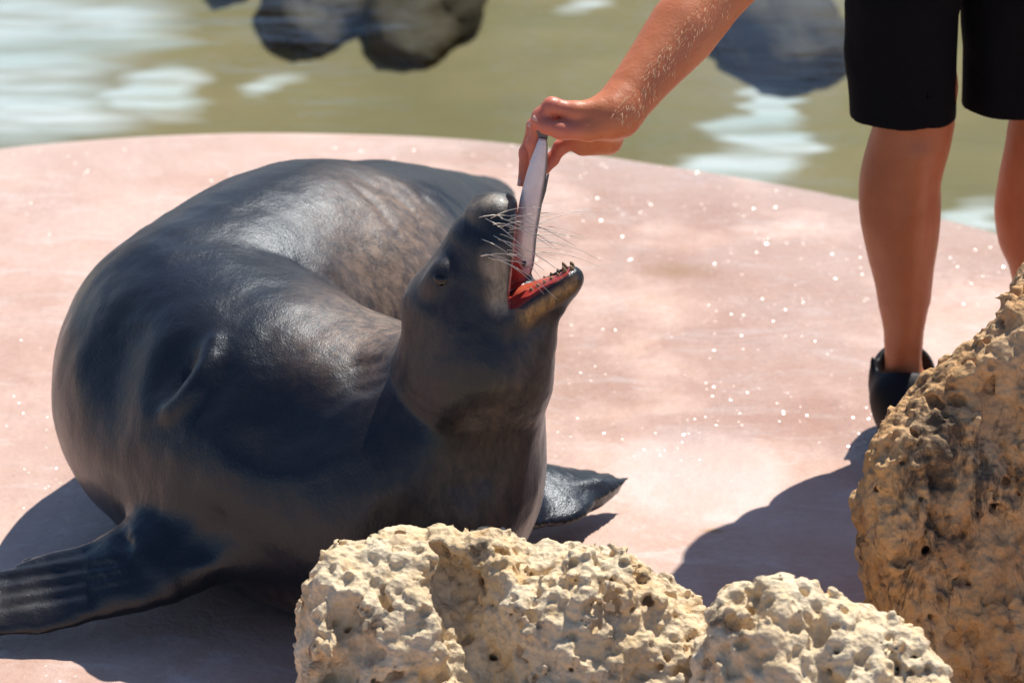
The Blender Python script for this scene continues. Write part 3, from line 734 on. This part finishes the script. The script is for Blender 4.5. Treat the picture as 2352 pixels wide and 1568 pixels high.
# fair hair on the forearm
hm = plain('arm_hair', (.62, .42, .24), .75); rr_ = random.Random(7); HV = []; HF = []
ax_ = nrm(J['El'] - J['Wr'])
for k in range(2600):
    t = rr_.uniform(.02, .95); c = J['Wr'] * (1 - t) + J['El'] * t
    w_ = rr_.uniform(-1.5, 1.9); side = nrm(np.cross(ax_, A(0, 1, 0))); n = nrm(-side * math.cos(w_) * 1.0 + A(0, -1, 0) * math.sin(w_) * .9)
    if n[2] < -.3 and n[0] > 0: continue
    r0 = .10; p = c + n * r0; ok_ = False
    while r0 > .015:
        p = c + n * r0
        if B.at(p) < 0: ok_ = True; break
        r0 -= .0015
    if not ok_: continue
    d = nrm(-ax_ * .8 + n * rr_.uniform(.25, .7) + A(rr_.uniform(-.5, .5), rr_.uniform(-.5, .5), rr_.uniform(-.5, .3)))
    L = rr_.uniform(.007, .015); q = nrm(np.cross(d, n)) * .00022; b = len(HV)
    e1 = p + d * L * .5; e2 = p + d * L - n * L * .12
    HV += [p - q, p + q, e1 + q * .8, e1 - q * .8, e2]; HF += [(b, b + 1, b + 2, b + 3), (b + 3, b + 2, b + 4)]
ho = under(simple('arm_hair', HV, HF, hm), person); ho['kind'] = 'stuff'
# shorts
cl = NT('black_fabric'); cl.set(Base_Color=cl.mix(cl.noise(300, 2), (.006, .006, .007), (.011, .011, .013)), Roughness=.85)
cl.bump(cl.noise(500, 2), .3, .002); cl.b.inputs['Specular IOR Level'].default_value = .08
K = Field(axis(.38, 1.02, .005), axis(.30, 1.0, .006), axis(.48, 1.12, .007, [(.52, .60, .0025)]))
hR = [PY(2073, 330, yR), PY(2073, 265, yR), PY(2070, 120, yR), PY(2070, 0, yR)]; hL = [PY(2332, 320, yL), PY(2332, 250, yL), PY(2338, 110, yL), PY(2338, 0, yL)]
K.chain(hR + [J['hipR'] + A(.0, 0, .02)], [.083, .083, .084, .087, .105], .01); K.chain(hL + [J['hipL'] + A(0, 0, .02)], [.083, .084, .084, .086, .105], .006)
K.chain([J['pel'] - A(0, 0, .03), J['pel'] + A(0, 0, .09)], [.165, .15], .03, A(0, 1, 0), .8)
zR, zL = PY(2073, 268, yR)[2], PY(2332, 243, yL)[2]
xm = (hR[1][0] + hL[1][0]) / 2
for z, lo, hi in ((zR, .38, xm), (zL, xm, 1.1)):
    sl = K.box(A(lo, .2, .3), A(hi, 1.1, .8)); Xs = K.pts(sl)
    d = (Xs[2] - z) + (Xs[1] - yR) * .05 + Xs[0] * 0; K.F[sl] = -smin(-K.F[sl], d.astype(np.float32) * np.ones_like(K.F[sl]), .004)
K.chain([hR[0], hR[1] + A(0, 0, .05)], [.070, .070], .004, cut=True); K.chain([hL[0], hL[1] + A(0, 0, .05)], [.070, .070], .004, cut=True)
def folds(P):
    q = P * A(14, 14, 3.0); return (.007 * fbm(q, 2, 8) + .005 * fbm(P * A(5, 5, 11) + P[:, :1] * 14, 2, 6)) * np.clip((P[:, 2] - .53) / .10, 0.25, 1)
K.noise(folds, .04)
kv, kq = K.mesh(); under(from_arrays('shorts', kv, kq, cl.m), person)
# shirt
shm = NT('shirt'); shm.set(Base_Color=shm.mix(shm.noise(200, 2), (.05, .06, .08), (.07, .08, .10)), Roughness=.8)
K = Field(axis(.1, 1.15, .011), axis(.1, 1.05, .011), axis(.9, 1.7, .011))
K.chain([J['pel'] + A(0, 0, .03), (J['pel'] + J['chest']) / 2 + A(0, .02, 0), J['chest']], [.165, .152, .170], .05, A(0, 1, .2), .8)
K.chain([J['Sh'], J['chest'], J['ShL']], [.078, .115, .078], .05)
K.chain([J['Sh'], J['Sh'] * .45 + J['El'] * .55], [.078, .072], .03); K.chain([J['ShL'], J['ShL'] * .4 + J['eL'] * .6], [.078, .070], .03)
K.noise(lambda P: .006 * fbm(P * A(9, 9, 4), 3, 2), .04)
kv, kq = K.mesh(); under(from_arrays('shirt', kv, kq, shm.m), person)
# hair
K = Field(axis(.3, 1.0, .008), axis(-.1, .8, .008), axis(1.2, 1.9, .008)); h0 = J['head']
K.ell(h0 + A(.004, .012, .018), (A(1, 0, -.15), A(0, 1, -.35), A(.15, .35, 1)), (.082, .098, .112), .02)
K.plane(h0 + A(0, -.055, .02), A(0, -1, -.45), .02); K.noise(lambda P: .006 * fbm(P * 30, 3, 3), .03)
kv, kq = K.mesh(); under(from_arrays('hair', kv, kq, plain('hair', (.06, .035, .02), .6)), person)
# shoes
shoe_m = NT('black_shoe'); shoe_m.set(Base_Color=(.008, .009, .012, 1), Roughness=.55); shoe_m.b.inputs['Specular IOR Level'].default_value = .25; shoe_m.bump(shoe_m.noise(260, 2), .2, .002)
sole_m = plain('rubber_sole', (.02, .02, .02), .7)
for p in (J['pr'], J['pl']):
    a = p[-1]; K = Field(axis(a[0] - .12, a[0] + .14, .004), axis(a[1] - .30, a[1] + .12, .005), axis(-.004, .19, .004))
    K.chain([A(a[0], a[1] + .035, .055), A(a[0] + .01, a[1] - .08, .052), A(a[0] + .022, a[1] - .19, .036)], [.052, .052, .042], .02)
    K.chain([A(a[0], a[1] + .03, .10), A(a[0], a[1] - .03, .085)], [.052, .058], .02)
    K.cone(A(a[0] - .048, a[1] + .012, .09), A(a[0] - .052, a[1] + .012, .132), .010, .006, .012, A(1, 0, 0), .6)          # pull tab
    K.chain([A(a[0] + .004, a[1], .20), A(a[0] + .004, a[1], .125), A(a[0] + .004, a[1] + .004, .07)], [.055, .047, .036], .006, cut=True)
    K.plane(A(0, 0, .012), A(0, 0, -1), .004)
    kv, kq = K.mesh(); so = under(from_arrays('shoe', kv, kq, shoe_m.m), person)
    K = Field(axis(a[0] - .12, a[0] + .14, .005), axis(a[1] - .30, a[1] + .12, .005), axis(-.006, .04, .004))
    K.chain([A(a[0], a[1] + .035, .012), A(a[0] + .01, a[1] - .08, .012), A(a[0] + .022, a[1] - .19, .012)], [.054, .052, .046], .02, A(0, 0, 1), .5)
    K.plane(A(0, 0, .001), A(0, 0, -1), .003); K.plane(A(0, 0, .018), A(0, 0, 1), .003)
    kv, kq = K.mesh(); s2 = from_arrays('sole', kv, kq, sole_m); s2.parent = so; s2.matrix_parent_inverse = so.matrix_parent_inverse.copy()

# ------------------------------------------------------------------ the fish
fm = NT('silver_fish'); side = fm.att('back')
sc_ = fm.vor(230)
fc_ = fm.mix(fm.ramp(fm.noise(60, 3), [(.3, 0.0), (.7, 1.0)]), (.62, .56, .58), (.72, .68, .70))
fc_ = fm.mix(side, fc_, (.05, .07, .075))
fm.set(Base_Color=fc_, Roughness=.28, Metallic=.25); fm.bump(sc_, .25, .001)
rows = [(1247, 318, 9, .006), (1243, 345, 15, .004), (1234, 392, 22, .002), (1224, 440, 25, .0), (1215, 490, 26, -.001), (1208, 540, 25, -.001), (1207, 585, 22, 0), (1211, 615, 14, .001), (1215, 632, 4, .002)]
cv = spline([[*PY(u, v, y), r / 1650.] for u, v, r, y in rows], 5); FV = []; back = []; seg = 14
for i, c in enumerate(cv):
    t = nrm(cv[min(i + 1, len(cv) - 1), :3] - cv[max(i - 1, 0), :3]); b_ = nrm(A(1, 0, 0) - t * t[0]); a_ = np.cross(t, b_)
    for j in range(seg):
        w_ = 2 * math.pi * j / seg; FV.append(c[:3] + c[3] * (math.cos(w_) * b_ + .52 * math.sin(w_) * a_)); back.append(max(np.clip((math.cos(w_) - .70 + .5 * max(i / len(cv) - .75, 0) * 4) / .25, 0, 1), .8 * np.clip((i / len(cv) - .93) / .04, 0, 1), .5 * (abs(i / len(cv) - .82) < .012)))
FF = [(i * seg + j, i * seg + (j + 1) % seg, (i + 1) * seg + (j + 1) % seg, (i + 1) * seg + j) for i in range(len(cv) - 1) for j in range(seg)]
FF += [tuple(range(seg))[::-1], tuple((len(cv) - 1) * seg + j for j in range(seg))]
fish = empty('fish', tuple(PY(1215, 490, 0)))
tag(fish, 'slender silver fish held head down by the hand in the seal mouth', 'fish')
fb = under(simple('fish_body', FV, FF, fm.m), fish); attr(fb, 'back', back)
fin_m = plain('fin', (.10, .11, .11), .4)
def fin(name, out, th=.0007):
    V = []; m = len(out)
    for s in (-1, 1): V += [p + A(0, s * th, 0) for p in out]
    Fc = [tuple(range(m))[::-1], tuple(range(m, 2 * m))] + [(i, (i + 1) % m, m + (i + 1) % m, m + i) for i in range(m)]
    return under(simple(name, V, Fc, fin_m, smooth=False), fish)
fin('tail_fin', [PY(u, v, .007) for u, v in ((1240, 325), (1228, 285), (1240, 296), (1252, 300), (1266, 288), (1255, 327))])
fin('dorsal_fin', [PY(u, v, 0) for u, v in ((1246, 450), (1256, 402), (1262, 398), (1254, 440), (1243, 475))])
ball('eye', PY(1204, 606, -.0075), .0032, eye_m, fish)

# ------------------------------------------------------------------ pitted coral limestone boulders in front
def coral(P, s=0, amp=1.0, pit=1.0, kn=.030):
    w1, r1 = worley(P / kn, s + 1); w2, r2 = worley(P / (kn * .48), s + 2)
    w3, r3 = worley(P / .036, s + 3); w4, r4 = worley(P / .019, s + 4)
    d = .020 * fbm(P * 9, 3, s + 5) + .026 * (np.minimum(w1, 1) ** 2 - .28) + .016 * (np.minimum(w2, 1) ** 2 - .28) + .003 * fbm(P * 60, 2, s + 6)
    d = d * amp
    d += pit * .042 * np.clip(1 - w3 / .46, 0, 1) * (r3 > .6) + pit * .024 * np.clip(1 - w4 / .5, 0, 1) * (r4 > .5)
    w5, r5 = worley(P / .095 + 3.3, s + 7); d += pit * .045 * np.clip(1 - w5 / .36, 0, 1) * (r5 > .6)
    calm = np.clip(.5 + 1.2 * fbm(P * 7 + 9.1, 2, s + 8), .70, 1.35)                     # some faces are pitted hard, some worn
    return d * calm
def rock_mat(name, c0, c1, c2, dark, dk=.5, stretch=(1, 1, 1)):
    m = NT(name)
    n1 = m.noise(7, 5, .65, stretch=stretch); n2 = m.noise(16, 5, .7, stretch=stretch); n3 = m.noise(11, 6, .75, stretch=stretch, dist=.6)
    c = m.mix(m.ramp(n1, [(.40, 0.0), (.64, 1.0)]), c0, c1)
    c = m.mix(m.ramp(n2, [(.50, 0.0), (.72, .8)]), c, c2)
    c = m.mix(m.ramp(n3, [(dk, 0.0), (dk + .10, .9)]), c, dark)
    c = m.mix(m.math('MULTIPLY', m.ramp(m.noise(140, 4, .7), [(.4, 0.0), (.7, 1.0)]), .3), c, tuple(x * .45 for x in c0))
    m.set(Base_Color=c, Roughness=.92); m.b.inputs['Specular IOR Level'].default_value = .2
    hh = m.math('ADD', m.math('MULTIPLY', m.vor(120), .7), m.math('MULTIPLY', m.noise(180, 4, .7), .6))
    m.bump(hh, .7, .006); return m.m
def boulder(name, lo, hi, parts, cuts, mat, label, s, amp=1.0, pit=1.0, grooves=(), h=.0038, kn=.028, soft=.04):
    K = Field(axis(lo[0], hi[0], h), axis(lo[1], hi[1], h), axis(-.004, hi[2], h))
    for c, r in parts: K.ell(c, np.eye(3), r, soft)
    for p, n in cuts: K.plane(p, n, .03)
    for px, r0 in grooves:
        pp = [K.hit(*q) for q in px]; pp = [p for p in pp if p is not None]
        if len(pp) > 1: K.chain(pp, [r0] * len(pp), .02, cut=True)
    K.noise(lambda P: coral(P, s, amp, pit, kn), .045)
    K.plane(A(0, 0, .0), A(0, 0, -1), .002)
    v, q = K.mesh(); root = empty(name, (float(np.mean(v[:, 0])), float(np.mean(v[:, 1])), 0))
    root_o = from_arrays(name, v - np.array(root.location), q, mat); root_o.location = root.location; bpy.data.objects.remove(root)
    root_o.name = name; tag(root_o, label, 'rock', 'coral limestone boulders edging the enclosure'); print(name, len(v)); return root_o
cream = rock_mat('coral_cream', (.75, .57, .35), (.82, .69, .49), (.60, .37, .14), (.13, .10, .075), .57)
ochre = rock_mat('coral_ochre', (.60, .36, .17), (.66, .45, .26), (.44, .21, .08), (.050, .042, .038), .515, (1, 1, .45))
def E(u, v, y, rx, ry, rz): return (PY(u, v, y), (rx, ry, rz))
p0 = PY(1150, 1450, -.42)
boulder('boulder', (p0[0] - .42, -.80, 0), (p0[0] + .46, -.08, .44),
        [E(860, 1470, -.38, .085, .15, .140), E(790, 1490, -.40, .050, .13, .120), E(985, 1460, -.37, .11, .15, .150), E(1130, 1480, -.38, .11, .16, .140), E(1330, 1500, -.40, .105, .16, .150), E(1240, 1560, -.42, .13, .18, .14),
         E(1450, 1580, -.42, .12, .16, .15), E(1580, 1690, -.45, .11, .16, .16), E(1100, 1750, -.43, .20, .20, .16), (A(p0[0] + .02, -.43, .06), (.25, .22, .14))],
        [], cream, 'wide cream coral rock with deep clefts, below the seal chest', 3, 1.0, 1.0,
        [([(1060, 1320), (1085, 1400), (1105, 1480), (1130, 1566)], .046), ([(1045, 1340), (1060, 1400), (1080, 1500), (1100, 1560)], .036), ([(790, 1430), (810, 1480), (780, 1540)], .036), ([(1165, 1235), (1215, 1270)], .018)])
p0 = PY(1880, 1500, -.55)
boulder('boulder', (p0[0] - .24, -.85, 0), (p0[0] + .28, -.34, .36),
        [E(1770, 1530, -.55, .095, .12, .115), E(1930, 1590, -.56, .11, .12, .12), E(2060, 1640, -.58, .075, .11, .10), E(1900, 1780, -.58, .17, .17, .14), (A(p0[0] + .02, -.58, .06), (.19, .18, .14))],
        [], cream, 'low knobbly cream coral rock in front of the tall ochre boulder', 11, 1.15, 1.2, [([(1700, 1360), (1740, 1400)], .02), ([(1840, 1440), (1880, 1500), (1900, 1560)], .024)], kn=.036)
p0 = PY(2250, 1200, -.2)
boulder('boulder', (p0[0] - .24, -.52, 0), (p0[0] + .42, .22, .78),
        [E(2090, 1075, -.16, .058, .10, .075), E(2180, 1010, -.13, .075, .11, .085), E(2290, 935, -.10, .085, .12, .10), E(2420, 870, -.08, .10, .13, .12), E(2070, 1230, -.20, .075, .14, .12), E(2110, 1420, -.24, .105, .15, .16), E(2180, 1600, -.34, .12, .16, .16),
         E(2270, 1250, -.20, .15, .16, .20), E(2430, 1150, -.18, .16, .17, .22), E(2300, 1500, -.25, .18, .18, .22), (A(p0[0] + .10, -.16, .10), (.26, .22, .2)), (A(p0[0] + .06, -.36, .04), (.20, .16, .12))],
        [(PY(2180, 1010, -.185), A(.16, -1, .30)), (PY(1975, 1150, -.15), A(-1, -.35, -.1))], ochre, 'tall ochre coral boulder hiding the shoes of the person', 21, .8, .75,
        [([(2130, 960), (2200, 930), (2280, 880)], .016), ([(2290, 1010), (2310, 1100), (2300, 1180)], .016), ([(2200, 1010), (2215, 1060)], .012)])
p0 = PY(2400, 690, .10)
boulder('boulder', (p0[0] - .14, -.10, 0), (p0[0] + .24, .34, .66),
        [E(2412, 705, .12, .055, .08, .075), E(2470, 690, .12, .075, .09, .09), (A(p0[0] + .05, .13, .12), (.11, .12, .2)), (A(p0[0] + .04, .13, .32), (.09, .11, .15))],
        [], ochre, 'small grey brown coral rock showing behind the tall ochre boulder', 31, .8, .9)
